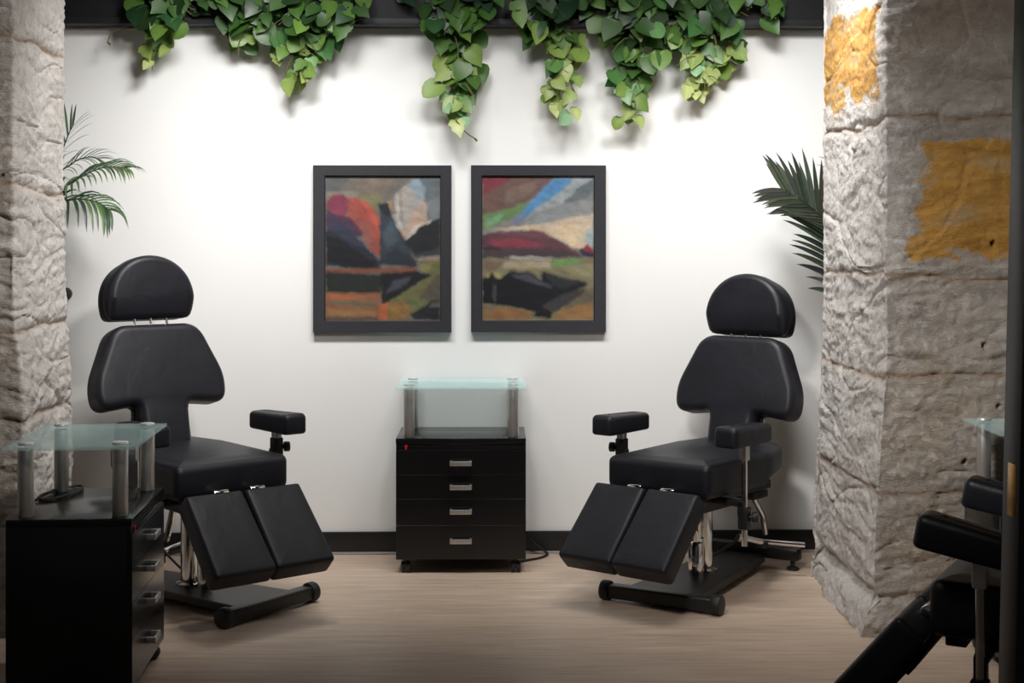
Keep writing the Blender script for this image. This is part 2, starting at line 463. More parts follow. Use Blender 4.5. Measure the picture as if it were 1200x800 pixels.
# ------------------------------------------------------------------ chairs
def tattoo_chair(label, loc, head, base_rot, lift=0.0, head_gap=0.006, clamp_z=(0.33, 0.33), arm_y=0.175, arm_pitch=0.0, leg_ang=45, back_lift=0.0):
    t = thing('adjustable_treatment_chair', label, 'chair', loc, head, 'black adjustable treatment chairs')
    RB = Matrix.Rotation(base_rot, 4, 'Z')
    def b(bmx):
        bmesh.ops.transform(bmx, matrix=RB, verts=bmx.verts); return bmx
    # base
    bm = nb()
    o1 = round_poly([(-0.11, -0.40), (0.11, -0.40), (0.15, 0.40), (-0.15, 0.40)], 0.01, 3)
    add_cushion(bm, o1, 0.03, 0.004, Matrix.Translation((0, 0, 0.028)), 0)
    obj('base_plate', b(bm), M_BLKMET, t)
    bm = nb(); add_box(bm, (0, 0.42, 0.038), (0.43, 0.055, 0.052), 0.008, 3)
    fb = obj('front_bar', b(bm), M_BLKMET, t)
    for s in (-1, 1):
        bm = nb(); add_cyl(bm, (s * 0.212, 0.42, 0.038), (s * 0.25, 0.42, 0.038), 0.038, 24, 0.006)
        obj('end_cap', b(bm), M_RUB, fb)
    bm = nb(); add_box(bm, (0, -0.43, 0.068), (0.50, 0.06, 0.05), 0.006, 3)
    rb = obj('rear_bar', b(bm), M_BLKMET, t)
    for s in (-1, 1):
        bm = nb(); add_lathe(bm, [(0.022, 0), (0.026, 0.004), (0.026, 0.012), (0.010, 0.018), (0.010, 0.05)], 16, (s * 0.22, -0.43))
        obj('leveling_foot', b(bm), M_RUB, rb)
    bm = nb(); add_lathe(bm, [(0.052, 0.056), (0.052, 0.066), (0.034, 0.07), (0.034, 0.30 + lift), (0.027, 0.305 + lift), (0.027, 0.37 + lift)], 32)
    obj('hydraulic_column', b(bm), M_CHROME, t)
    bm = nb(); add_lathe(bm, [(0.030, 0.056), (0.030, 0.17), (0.024, 0.185), (0.012, 0.19), (0.012, 0.23)], 24, (0.0, 0.085))
    obj('pump_cylinder', b(bm), M_CHROME, t)
    bm = nb()
    A = Vector((-0.061, -0.21, 0.15)); Bp = Vector((-0.31, -0.322, 0.135))
    add_tube(bm, [A, Bp], 0.011, 14)
    pd = obj('foot_pedal', b(bm), M_CHROME, t)
    bm = nb(); add_tube(bm, [Vector((0.02, 0.05, 0.075)), A], 0.005, 10); add_box(bm, (A.x - 0.05, A.y - 0.02, 0.14), (0.14, 0.035, 0.03), 0.004)
    obj('pedal_linkage', b(bm), M_BLKMET, pd)
    bm = nb(); add_tube(bm, [A + Vector((-0.10, -0.01, 0.0)), A + Vector((-0.04, 0.10, 0.035))], 0.013, 14)
    obj('pedal_stub', b(bm), M_CHROME, pd)
    # under frame
    z0 = 0.37 + lift
    bm = nb()
    add_box(bm, (0, -0.02, z0 + 0.018), (0.30, 0.52, 0.035), 0.004)
    add_box(bm, (0, 0.03, z0 - 0.035), (0.13, 0.30, 0.05), 0.004)
    add_box(bm, (0, -0.25, z0 - 0.028), (0.24, 0.12, 0.03), 0.004)
    add_box(bm, (0, 0.30, z0 + 0.03), (0.36, 0.05, 0.04), 0.004)
    obj('under_frame', bm, M_BLKMET, t)
    zs = 0.545 + lift
    bm = nb()
    add_tube(bm, [(-0.07, -0.26, z0 - 0.03), (-0.085, -0.33, 0.24), (-0.08, -0.36, 0.16)], [0.013, 0.015, 0.012], 14)
    obj('rear_strut', bm, M_CHROME, t)
    for s in (-1, 1):
        bm = nb(); add_tube(bm, [(s * 0.11, -0.27, zs + 0.15), (s * 0.11, -0.27, z0 - 0.01)], 0.007, 10)
        obj('back_support', bm, M_BLKMET, t)
        bm = nb(); add_tube(bm, [(s * 0.11 - 0.018, -0.275, zs + 0.17), (s * 0.11 - 0.01, -0.21, zs - 0.1)], 0.006, 10)
        obj('back_adjuster', bm, M_CHROME, t)
    # seat
    out = round_poly([(-0.235, 0.355), (-0.245, -0.12), (-0.17, -0.37), (0.17, -0.37), (0.245, -0.12), (0.235, 0.355)], [0.035, 0.22, 0.13, 0.13, 0.22, 0.035], 8)
    bm = nb()
    def sw(v):
        k = 0.018 * (v.y / 0.36) ** 2 if v.y < 0 else 0.0
        w = 0.006 * math.sin(v.x * 22 + 1.0) * (1 if v.z > 0.1 else 0)
        u = 0.022 if v.z < 0.04 and v.y < -0.1 else 0
        return Vector((v.x, v.y, v.z + k * 0.5 + u + w * (0.3 + max(0, v.y))))
    add_cushion(bm, out, 0.135, 0.028, Matrix.Translation((0, 0, zs - 0.135)), 0.012, 0.035, sw)
    obj('seat', bm, M_VINYL, t)
    # backrest
    a = math.radians(14); sa, ca = math.sin(a), math.cos(a)
    Mb = basis((0, -0.165, zs + back_lift), (1, 0, 0), (0, -sa, ca), (0, -ca, -sa))
    bo = round_poly([(0.10, -0.04 - back_lift), (0.105, 0.145), (0.275, 0.125), (0.285, 0.24), (0.185, 0.465), (-0.185, 0.465), (-0.285, 0.24), (-0.275, 0.125), (-0.105, 0.145), (-0.10, -0.04 - back_lift)],
                    [0.03, 0.03, 0.055, 0.25, 0.10, 0.10, 0.25, 0.055, 0.03, 0.03], 8)
    def bwarp(v):     # wings wrap a little forward
        return Vector((v.x, v.y, v.z - 0.35 * max(0, abs(v.x) - 0.08) ** 1.6))
    bm = nb(); add_cushion(bm, bo, 0.12, 0.026, Mb, 0.0, 0.030)
    obj('backrest', bm, M_VINYL, t)
    # headrest
    hh = 0.255
    pts = [Vector((-0.185, 0.015))]
    pts = [(-0.195, 0.0), (0.195, 0.0)]
    arc = [(0.188 * math.cos(k / 18 * PI) * (1.0), 0.07 + 0.19 * math.sin(k / 18 * PI) ** 0.9) for k in range(19)]
    ho = round_poly([(-0.178, 0.0), (0.178, 0.0)] + arc, [0.035, 0.035] + [0.3] * 19, 3)
    tb = 0.465 + head_gap
    ah = math.radians(8); sh, ch = math.sin(ah), math.cos(ah)
    hb = Mb @ Vector((0, tb, 0.0))
    Mh = basis(hb + Vector((0, -0.01, 0)), (1, 0, 0), (0, -sh, ch), (0, -ch, -sh))
    def hw(v):
        return Vector((v.x, v.y, v.z + max(0, 0.085 - v.y) * 0.5 * max(0, 1 - v.z / 0.06)))
    bm = nb(); add_cushion(bm, ho, 0.09, 0.02, Mh, 0.0, 0.026, hw)
    hd = obj('headrest', bm, M_VINYL, t)
    bm = nb(); add_cushion(bm, ho.scaled(0.97), 0.075, 0.03, Mh @ Matrix.Translation((0, 0.0, 0.085)), 0.0, 0.016)
    obj('headrest_back_pad', bm, M_VINYL, hd)
    for x in (-0.07, 0.0, 0.07):
        bm = nb(); add_tube(bm, [Mb @ Vector((x, 0.42, 0.05)), Mh @ Vector((x, 0.05, 0.06))], 0.005, 10)
        obj('headrest_rod', bm, M_CHROME, hd)
    # armrests
    for s, cz in ((-1, clamp_z[0]), (1, clamp_z[1])):
        za = 0.613 + lift
        Mp = Matrix.Translation((s * 0.285, arm_y, za)) @ Matrix.Rotation(arm_pitch, 4, 'X')
        ao = round_poly([(-0.045, -0.15), (0.045, -0.15), (0.052, 0.15), (-0.052, 0.15)], 0.028, 6)
        bm = nb(); add_cushion(bm, ao, 0.075, 0.02, Mp, 0.003, 0.012, lambda v: Vector((v.x, v.y, v.z * (1 + 0.5 * v.y) if v.z > 0.03 else v.z)))
        ar = obj('armrest', bm, M_VINYL, t)
        bm = nb(); add_tube(bm, [(s * 0.285, arm_y, za + 0.012), (s * 0.285, arm_y, za - 0.39)], 0.0115, 16)
        obj('armrest_post', bm, M_CHROME, ar)
        bm = nb(); add_box(bm, (s * 0.285, arm_y, za - 0.032), (0.03, 0.034, 0.06), 0.004)
        obj('pad_bracket', bm, M_STEEL, ar)
        bm = nb()
        add_box(bm, (s * 0.285, arm_y, cz + lift), (0.04, 0.04, 0.085), 0.005)
        add_box(bm, (s * 0.19, arm_y, 0.385 + lift), (0.19, 0.03, 0.025), 0.003)
        if cz > 0.5: add_box(bm, (s * 0.266, arm_y, (cz + 0.385) / 2 + lift), (0.018, 0.026, cz - 0.385), 0.003)
        else: add_box(bm, (s * 0.276, arm_y, 0.365 + lift), (0.03, 0.03, 0.06), 0.003)
        obj('post_clamp', bm, M_BLKMET, ar)
        bm = nb(); c0 = Vector((s * 0.285, arm_y, cz + 0.005 + lift))
        dk = Vector((-0.78 if s < 0 else 0.78, -0.4, 0)).normalized() if cz < 0.5 else Vector((s * 0.9, 0.35, 0)).normalized()
        add_tube(bm, [c0, c0 + dk * 0.03], 0.008, 10); add_cyl(bm, c0 + dk * 0.028, c0 + dk * 0.052, 0.02, 10, 0.004)
        obj('clamp_knob', bm, M_RUB, ar)
    # leg rest: two pads hanging from a bracket
    A2 = math.radians(leg_ang); s2, c2 = math.sin(A2), math.cos(A2)
    top = Vector((0, 0.425, 0.452 + lift))
    for s in (-1, 1):
        lo = round_poly([(-0.116, 0.0), (0.116, 0.0), (0.122, 0.352), (-0.122, 0.352)], [0.014, 0.014, 0.02, 0.02], 5)
        Ml = basis(top + Vector((s * 0.121, 0, 0)) - Vector((0, s2, c2)) * 0.085, (1, 0, 0), (0, c2, -s2), (0, s2, c2))
        def lw(v, s=s):
            return Vector((v.x, v.y, v.z - 0.0))
        bm = nb(); add_cushion(bm, lo, 0.085, 0.016, Ml, 0.0015, 0.012)
        obj('leg_pad', bm, M_VINYL, t)
    bm = nb()
    Mq = basis(top - Vector((0, s2, c2)) * 0.095, (1, 0, 0), (0, c2, -s2), (0, s2, c2))
    for s in (-1, 1):
        add_box(bm, (s * 0.10, 0.12, 0.0), (0.03, 0.30, 0.02), 0.003, 2, Mq)
        add_tube(bm, [(s * 0.10, 0.28, 0.40 + lift), Mq @ Vector((s * 0.10, 0.0, 0.0))], 0.012, 10)
    add_box(bm, (0, 0.09, -0.005), (0.40, 0.03, 0.02), 0.003, 2, Mq)
    obj('leg_rest_frame', bm, M_BLKMET, t)
    for s in (-1, 1):
        bm = nb(); add_cyl(bm, (s * 0.075 - 0.03, 0.385, 0.435 + lift), (s * 0.075 + 0.03, 0.385, 0.435 + lift), 0.016, 14, 0.003)
        obj('leg_rest_hinge', bm, M_CHROME, t)
    return t
def hd(fx, fy): return math.atan2(-fx, fy)       # heading that turns local +Y to (fx, fy)
hl, hr, ht = hd(0.64, -0.77), hd(-0.63, -0.78), hd(-0.88, 0.47)
tattoo_chair('black padded chair with headrest raised on thin rods, left of the paintings, facing right',
             (-1.255, 5.615, 0), hl, hd(0.83, -0.555) - hl, 0.035, 0.020, (0.545, 0.33), back_lift=0.03)
tattoo_chair('black padded chair right of the paintings, headrest touching its back, facing left',
             (0.78, 5.85, 0), hr, hd(-0.51, -0.86) - hr, 0.0, 0.004, (0.33, 0.545))
tattoo_chair('dark foreground black padded chair cut off by the black door edge at right',
             (1.405, 3.45, 0), ht, 0.1, 0.05, 0.01, (0.30, 0.30), 0.225, math.radians(10), 50)

# ------------------------------------------------------------------ glass-topped drawer cabinets
def cabinet(label, loc, rot):
    W, Dp = 0.545, 0.37
    t = thing('drawer_cabinet', label, 'cabinet', loc, rot, 'black drawer cabinets with raised glass shelves')
    bm = nb()
    add_box(bm, (0, 0.008, 0.300), (W, Dp - 0.016, 0.486), 0.0015)
    add_box(bm, (0, 0.0, 0.5545), (W, Dp, 0.023), 0.0025)
    add_box(bm, (0, -Dp / 2 + 0.012, 0.530), (W - 0.004, 0.018, 0.022), 0.001)
    obj('body', bm, M_LACQ, t)
    zs = [0.0585, 0.203, 0.313, 0.415, 0.517]
    hz = [0.139, 0.262, 0.364, 0.464]
    for k in range(4):
        bm = nb(); lo, hi = zs[k] + 0.0006, zs[k + 1] - 0.0006
        add_box(bm, (0, -Dp / 2 + 0.008, (lo + hi) / 2), (W - 0.002, 0.017, hi - lo), 0.0004, 1)
        dr = obj('drawer', bm, M_LACQ, t)
        bm = nb(); yf = -Dp / 2
        add_box(bm, (0, yf - 0.026, hz[k]), (0.092, 0.008, 0.020), 0.0025)
        for s in (-1, 1): add_box(bm, (s * 0.041, yf - 0.012, hz[k]), (0.010, 0.026, 0.018), 0.002)
        obj('handle', bm, M_STEEL, dr)
    for sx in (-1, 1):
        for sy in (-1, 1):
            bm = nb(); x, y = sx * (W / 2 - 0.042), sy * (Dp / 2 - 0.03)
            add_tube(bm, [(x, y, 0.058), (x, y, 0.03)], 0.009, 10)
            for d in (-1, 1): add_cyl(bm, (x + d * 0.004, y, 0.024), (x + d * 0.020, y, 0.024), 0.0239, 20, 0.006)
            add_box(bm, (x, y, 0.032), (0.02, 0.044, 0.02), 0.005)
            obj('caster', bm, M_RUB, t)
    bm = nb(); add_box(bm, (0, 0, 0.776), (W + 0.005, Dp + 0.02, 0.010), 0.002); gl = obj('glass_shelf', bm, M_GLASS, t)
    for sx in (-1, 1):
        for sy in (-1, 1):
            x, y = sx * 0.220, sy * 0.140
            bm = nb(); add_cyl(bm, (x, y, 0.566), (x, y, 0.7705), 0.0235, 28, 0.002); po = obj('shelf_post', bm, M_STEEL, t)
            bm = nb(); add_lathe(bm, [(0.022, 0.7812), (0.024, 0.784), (0.023, 0.789), (0.017, 0.7905)], 24, (x, y))
            obj('post_cap', bm, M_CAP, po)
    bm = nb(); add_cyl(bm, (-W / 2 + 0.043, -Dp / 2 - 0.0018, 0.533), (-W / 2 + 0.043, -Dp / 2 + 0.004, 0.533), 0.0065, 14)
    for s in (0, 1): add_box(bm, (-W / 2 + 0.041 + s * 0.004, -Dp / 2 - 0.0008, 0.523 - 0.0), (0.004, 0.003, 0.010), 0.0005)
    obj('sticker', bm, M_RED, t)
    return t
cabinet('black four drawer cabinet with glass shelf standing against the white wall under the paintings', (-0.216, 6.225, 0), math.radians(0.6))
cabinet('large foreground black cabinet at left edge, side panel towards us, black cable under its glass', (-1.337, 4.567, 0), math.radians(93.8))
cabinet('cabinet mostly hidden behind the foreground chair, only its glass shelf corner and post showing', (1.832, 4.79, 0), 0)

def cable(name, pts, r, label):
    bm = nb(); add_tube(bm, spline(pts, 8), r, 8)
    return tag(obj(name, bm, M_RUB), label, 'cable')
zt = 0.571
cl = []
for px, py in ((70, 571), (58, 577), (45, 583.5), (54, 585.5), (76, 581), (93, 575), (97, 570), (90, 569), (78, 571.5), (64, 575.5), (50, 582), (42, 586)):
    D = (CAMZ - zt) * FPX / (py - HOR); cl.append(((px - 600) * D / FPX, D, zt))
for i in (2, 10): cl[i] = (cl[i][0], cl[i][1], zt + (0.0 if i == 2 else 0.008))
cable('power_cable', cl, 0.0042, 'thin black cable looped on top of the foreground left cabinet under its glass shelf')
cl = []
for px, py, z in ((600, 659, 0.006), (608, 658, 0.006), (618, 656, 0.006), (632, 653.5, 0.006), (641, 650, 0.006), (640, 646, 0.012), (630, 640, 0.04), (622, 634, 0.07)):
    D = 6.40 if py < 645 else min(6.40, (CAMZ - z) * FPX / (py - HOR))
    cl.append(((px - 600) * D / FPX, D, z))
cable('power_cable', cl, 0.0055, 'thin black cable curling out on the floor right of the cabinet under the paintings')

# ------------------------------------------------------------------ paintings
PA = [  # colour, polygon in picture coordinates
 ((112, 106, 98), [(70, 65), (600, 65), (600, 735), (70, 735)]),
 ((92, 95, 97), [(70, 65), (190, 65), (140, 130), (70, 150)]), ((125, 112, 98), [(200, 80), (380, 80), (350, 150), (220, 150)]),
 ((134, 126, 112), [(70, 140), (240, 130), (200, 170), (70, 175)]), ((122, 120, 80), [(215, 150), (340, 150), (330, 230), (280, 215), (220, 165)]),
 ((98, 110, 118), [(500, 65), (600, 65), (600, 260), (540, 260), (520, 130)]), ((122, 130, 134), [(540, 190), (600, 150), (600, 255), (555, 262)]),
 ((168, 160, 152), [(365, 180), (430, 110), (480, 75), (520, 130), (525, 190), (440, 350), (415, 340), (375, 230)]),
 ((140, 156, 166), [(440, 100), (500, 70), (535, 125), (505, 180), (470, 130)]), ((190, 182, 172), [(385, 200), (410, 140), (425, 320), (400, 290)]),
 ((120, 112, 110), [(408, 130), (416, 130), (424, 270), (416, 280)]), ((128, 118, 116), [(365, 185), (390, 150), (395, 240), (380, 240)]),
 ((188, 158, 138), [(432, 345), (470, 235), (520, 172), (545, 200), (538, 262), (440, 358)]), ((205, 192, 178), [(470, 305), (555, 262), (552, 275), (440, 355)]),
 ((206, 142, 40), [(392, 290), (425, 320), (434, 362), (412, 345)]), ((190, 140, 60), [(330, 192), (375, 180), (378, 240), (366, 200)]),
 ((170, 66, 48), [(168, 170), (205, 158), (255, 185), (300, 235), (322, 270), (322, 445), (280, 410), (235, 330), (180, 255)]),
 ((198, 74, 42), [(225, 172), (260, 178), (320, 262), (318, 320), (270, 240)]), ((146, 78, 66), [(190, 230), (270, 300), (315, 400), (290, 410), (235, 330)]),
 ((138, 40, 72), [(75, 185), (108, 147), (150, 145), (178, 172), (172, 240), (130, 252), (85, 225)]), ((110, 34, 54), [(120, 240), (180, 250), (240, 320), (235, 340), (160, 280)]),
 ((68, 48, 74), [(70, 215), (130, 250), (180, 262), (245, 345), (170, 340), (70, 330)]),
 ((36, 42, 58), [(70, 318), (180, 330), (240, 370), (325, 465), (325, 500), (200, 490), (70, 480)]), ((48, 54, 76), [(90, 290), (170, 300), (260, 390), (240, 395), (130, 340)]),
 ((24, 27, 33), [(70, 335), (125, 350), (310, 470), (240, 492), (70, 462)]),
 ((50, 62, 74), [(312, 195), (362, 188), (375, 240), (430, 350), (490, 460), (495, 492), (320, 470), (322, 260)]), ((28, 35, 42), [(312, 195), (362, 188), (376, 240), (350, 252), (325, 225)]),
 ((66, 82, 92), [(335, 330), (375, 260), (420, 360), (350, 400)]), ((40, 50, 62), [(320, 440), (400, 400), (490, 465), (492, 490), (320, 470)]),
 ((34, 39, 41), [(432, 368), (505, 300), (600, 254), (600, 402), (490, 440)]), ((56, 64, 70), [(480, 428), (600, 394), (600, 432), (490, 440)]),
 ((146, 126, 118), [(495, 442), (600, 432), (600, 458), (495, 462)]), ((108, 108, 58), [(495, 460), (600, 452), (600, 660), (440, 720), (350, 735), (340, 655), (560, 525)]),
 ((128, 124, 66), [(510, 470), (560, 465), (545, 510), (510, 505)]), ((90, 84, 70), [(560, 540), (600, 520), (600, 630), (500, 640)]),
 ((132, 72, 48), [(70, 494), (490, 488), (492, 505), (70, 520)]), ((36, 44, 41), [(70, 508), (325, 520), (325, 606), (70, 602)]),
 ((30, 30, 36), [(320, 515), (495, 502), (562, 525), (520, 545), (335, 662)]), ((72, 72, 86), [(345, 612), (380, 552), (470, 530), (440, 565)]),
 ((150, 94, 58), [(70, 602), (325, 606), (325, 735), (70, 735)]), ((172, 96, 42), [(70, 612), (260, 616), (200, 640), (70, 632)]), ((112, 104, 74), [(100, 640), (320, 650), (300, 668), (90, 662)]),
 ((160, 112, 60), [(80, 680), (310, 690), (300, 710), (90, 712)]), ((92, 78, 66), [(70, 715), (320, 718), (320, 735), (70, 735)]),
 ((196, 90, 26), [(318, 665), (360, 650), (355, 728), (316, 728)]), ((150, 108, 40), [(365, 660), (430, 640), (470, 690), (440, 725), (365, 730)]),
 ((42, 42, 47), [(465, 705), (530, 665), (550, 640), (600, 636), (600, 732), (480, 730)]), ((92, 90, 86), [(560, 650), (600, 648), (600, 668), (545, 672)]),
]
PB = [
 ((132, 130, 124), [(68, 65), (582, 65), (582, 735), (68, 735)]),
 ((112, 82, 74), [(68, 140), (130, 110), (210, 65), (410, 65), (280, 185), (68, 255)]), ((136, 36, 58), [(68, 65), (220, 65), (140, 115), (68, 155)]),
 ((124, 100, 88), [(180, 130), (330, 80), (300, 150), (170, 200)]), ((102, 138, 74), [(68, 245), (190, 215), (280, 180), (270, 225), (120, 300), (68, 312)]), ((120, 170, 120), [(80, 262), (170, 240), (150, 270), (90, 300)]),
 ((150, 160, 164), [(430, 65), (582, 65), (582, 110), (450, 190), (330, 230), (240, 285), (300, 200)]), ((58, 138, 190), [(400, 75), (490, 68), (450, 125), (340, 195), (250, 268), (200, 280), (270, 205), (330, 140)]), ((40, 128, 196), [(390, 95), (450, 80), (430, 120), (370, 145)]),
 ((100, 110, 112), [(440, 190), (520, 110), (582, 75), (582, 140), (450, 225)]), ((140, 142, 142), [(300, 235), (450, 190), (582, 170), (582, 245), (380, 290), (260, 290)]), ((112, 122, 150), [(200, 268), (270, 235), (265, 275), (220, 292)]),
 ((206, 182, 152), [(110, 312), (350, 285), (582, 235), (582, 425), (510, 405), (340, 318)]), ((222, 196, 154), [(370, 310), (520, 290), (540, 370), (480, 385)]), ((160, 178, 184), [(548, 315), (582, 300), (582, 385), (545, 372)]),
 ((98, 56, 66), [(68, 335), (150, 322), (330, 317), (420, 362), (545, 442), (68, 432)]), ((140, 46, 68), [(100, 358), (240, 352), (370, 385), (340, 396), (110, 392)]), ((116, 66, 78), [(130, 326), (330, 320), (390, 352), (200, 345)]),
 ((74, 60, 64), [(68, 402), (340, 396), (450, 405), (545, 442), (68, 446)]), ((48, 42, 50), [(68, 394), (150, 392), (150, 402), (68, 410)]),
 ((152, 38, 60), [(522, 402), (545, 378), (582, 402), (582, 424), (540, 415)]), ((40, 44, 66), [(505, 408), (525, 400), (582, 424), (582, 440), (545, 440)]),
 ((128, 120, 86), [(68, 448), (582, 443), (582, 735), (68, 735)]), ((176, 170, 166), [(200, 436), (382, 443), (382, 451), (200, 450)]),
 ((112, 154, 74), [(380, 452), (540, 446), (490, 476), (390, 482)]), ((168, 154, 122), [(165, 462), (385, 455), (385, 492), (160, 492)]), ((118, 96, 78), [(80, 460), (170, 462), (130, 505), (80, 500)]),
 ((146, 138, 96), [(420, 480), (582, 470), (582, 540), (480, 520)]), ((108, 100, 74), [(440, 620), (582, 580), (582, 660), (440, 690)]),
 ((24, 25, 32), [(68, 540), (98, 532), (103, 515), (116, 510), (132, 542), (160, 540), (190, 508), (285, 507), (340, 545), (345, 507), (552, 560), (540, 580), (402, 640), (385, 727), (298, 716), (312, 695), (200, 666), (68, 656)]),
 ((180, 170, 90), [(92, 520), (104, 518), (102, 535), (92, 534)]), ((170, 160, 90), [(118, 514), (156, 516), (156, 538), (132, 538)]), ((74, 76, 90), [(195, 525), (285, 514), (335, 550), (396, 576), (380, 584), (250, 545)]),
 ((42, 48, 53), [(345, 512), (550, 558), (440, 586), (395, 570)]), ((62, 58, 58), [(345, 668), (440, 610), (545, 586), (545, 600), (430, 680), (398, 700)]), ((96, 96, 104), [(120, 570), (127, 570), (126, 650), (121, 650)]),
 ((152, 104, 50), [(70, 668), (200, 676), (300, 700), (296, 724), (75, 728)]), ((132, 110, 76), [(68, 664), (180, 670), (120, 690), (68, 690)]), ((160, 112, 52), [(395, 727), (440, 682), (575, 650), (582, 730)]),
]
OFS = [(0, 0), (7, 3), (-6, 4), (3, -7), (-4, -5)]
def in_poly(x, y, p):
    c = False; j = len(p) - 1
    for i in range(len(p)):
        if (p[i][1] > y) != (p[j][1] > y) and x < (p[j][0] - p[i][0]) * (y - p[i][1]) / (p[j][1] - p[i][1]) + p[i][0]: c = not c
        j = i
    return c
def painting(label, px0, py0, px1, py1, ix0, iy0, ix1, iy1, polys, pr, seed):
    c = wall_pt((px0 + px1) / 2, (py0 + py1) / 2)
    sc = c.y / FPX
    w, h = (px1 - px0) * sc, (py1 - py0) * sc
    root = thing('framed_painting', label, 'painting', c + WN * 0.0, BETA, 'framed landscape paintings')
    iw, ih = (ix1 - ix0) * sc, (iy1 - iy0) * sc
    ox = ((ix0 + ix1) - (px0 + px1)) / 2 * sc; oz = -((iy0 + iy1) - (py0 + py1)) / 2 * sc
    bm = nb(); outer = []
    # mitred frame section swept round the rectangle
    prof = [(0.0, 0.0), (0.0, 0.028), (0.003, 0.032), (0.94, 0.028), (1.0, 0.022), (1.0, 0.0)]
    rings = []
    cor = [((-w / 2, -h / 2), (ox - iw / 2, oz - ih / 2)), ((w / 2, -h / 2), (ox + iw / 2, oz - ih / 2)), ((w / 2, h / 2), (ox + iw / 2, oz + ih / 2)), ((-w / 2, h / 2), (ox - iw / 2, oz + ih / 2))]
    V = [[bm.verts.new((a[0] + (b[0] - a[0]) * t, -d - 0.001, a[1] + (b[1] - a[1]) * t)) for t, d in prof] for a, b in cor]
    for i in range(4):
        A, B = V[i], V[(i + 1) % 4]
        for k in range(len(prof)):
            m = (k + 1) % len(prof)
            bm.faces.new((A[k], A[m], B[m], B[k]))
    obj('frame', bm, M_FRAME, root, 30)
    # canvas
    nx = 150; ny = int(nx * ih / iw)
    X0, X1, Y0, Y1 = pr
    bm = nb(); col = bm.verts.layers.float_color.new('paint'); G = []
    for j in range(ny + 1):
        row = []
        for i in range(nx + 1):
            u, v = i / nx, j / ny
            x = X0 + (X1 - X0) * u; y = Y0 + (Y1 - Y0) * v
            q = Vector((u * 5, v * 6.2, seed))
            dx = 7 * noise.noise(q * 3) + 4 * noise.noise(q * 9); dy = 6 * noise.noise(q * 3 + Vector((7, 1, 3))) + 3 * noise.noise(q * 10 + Vector((3, 3, 3)))
            acc = [0, 0, 0]
            for sx, sy in OFS:
                cc = polys[0][0]
                for cl_, pg in reversed(polys):
                    if in_poly(x + dx + sx, y + dy + sy, pg): cc = cl_; break
                for k in range(3): acc[k] += lin(cc[k]) / len(OFS)
            st = noise.noise(Vector((u * 9 + v * 4, v * 26 - u * 6, seed * 2))) * 0.22 + noise.noise(Vector((u * 30, v * 60, seed))) * 0.12
            hs = noise.noise(Vector((u * 6, v * 9, seed * 5 + 2))) * 0.10
            vt = bm.verts.new((ox - iw / 2 + iw * u, -0.014 - 0.0012 * st, oz + ih / 2 - ih * v))
            acc = [0.80 * a for a in acc]; gm = sum(acc) / 3; acc = [gm + (a - gm) * 0.78 for a in acc]
            vt[col] = (max(0, acc[0] * (1 + st + hs)), max(0, acc[1] * (1 + st)), max(0, acc[2] * (1 + st - hs)), 1)
            row.append(vt)
        G.append(row)
    for a, b in zip(G, G[1:]):
        for i in range(nx): bm.faces.new((a[i], b[i], b[i + 1], a[i + 1]))
    obj('canvas', bm, M_PAINT, root, 60, recalc=False)
    bm = nb(); add_box(bm, (ox, -0.006, oz), (iw + 0.03, 0.008, ih + 0.03)); obj('backing_board', bm, M_FRAME, root, 0)
painting('left framed painting with red petals, dark blue sail and orange reflections', 368, 194, 529, 389, 382, 206.5, 516, 375.5, PA, (70, 600, 65, 735), 1.7)
painting('right framed painting with blue sky streak, maroon hill and black boat shape', 552, 194, 709.5, 388.5, 565, 206.5, 695.5, 375, PB, (68, 582, 65, 735), 4.2)

# small round fixture on the wall at the left
p = wall_pt(78, 344)
bm = nb(); add_cyl(bm, (0, 0, 0), (0, -0.035, 0), 0.028, 24, 0.008); 
tag(obj('door_stop', bm, M_RUB, loc=p, rotz=BETA), 'small round black knob on the white wall peeking past the left stone pillar', 'wall knob')

# ------------------------------------------------------------------ hanging ivy
def leaf_shape(kind):
    if kind == 0:   # heart
        half = [(0.0, 0.0), (0.22, -0.10), (0.42, 0.06), (0.47, 0.28), (0.36, 0.55), (0.17, 0.80), (0.0, 1.0)]
    elif kind == 1: # lobed
        half = [(0.0, 0.0), (0.20, -0.08), (0.36, 0.02), (0.50, 0.24), (0.34, 0.40), (0.36, 0.58), (0.16, 0.78), (0.0, 1.0)]
    else:           # rounded
        half = [(0.0, 0.0), (0.26, -0.04), (0.46, 0.16), (0.50, 0.42), (0.40, 0.68), (0.20, 0.86), (0.0, 0.95)]
    return half
def add_leaf(bm, col, org, down, nor, size, tint, kind, R):
    y = down.normalized(); z = (nor - y * nor.dot(y)).normalized(); x = y.cross(z)
    half = leaf_shape(kind); fold = R.uniform(0.05, 0.30); curl = R.uniform(-0.05, 0.28); wob = R.uniform(-0.1, 0.1)
    def pt(a, b): 
        return org + (x * (a + wob * b * b) + y * b + z * (abs(a) * -fold * 0 + abs(a) * fold - curl * b * b)) * size
    mid = [pt(0, b) for a, b in half]
    mids = [bm.verts.new(m) for m in mid]; rims = []
    for s in (-1, 1):
        prev = mids[0]
        rim = [mids[0]] + [bm.verts.new(pt(s * a * 0.95, b)) for a, b in half[1:-1]] + [mids[-1]]; rims += rim[1:-1]
        for i in range(len(half) - 1):
            vs = [mids[i], mids[i + 1], rim[i + 1], rim[i]]
            u = []
            for v in vs:
                if v not in u: u.append(v)
            if len(u) >= 3:
                try: f = bm.faces.new(u if s > 0 else list(reversed(u)))
                except ValueError: continue
                f.smooth = True
    for v in rims: v[col] = tint
    for v in mids: v[col] = (min(1, tint[0] * 1.25), min(1, tint[1] * 1.2), tint[2] * 1.2, 1)
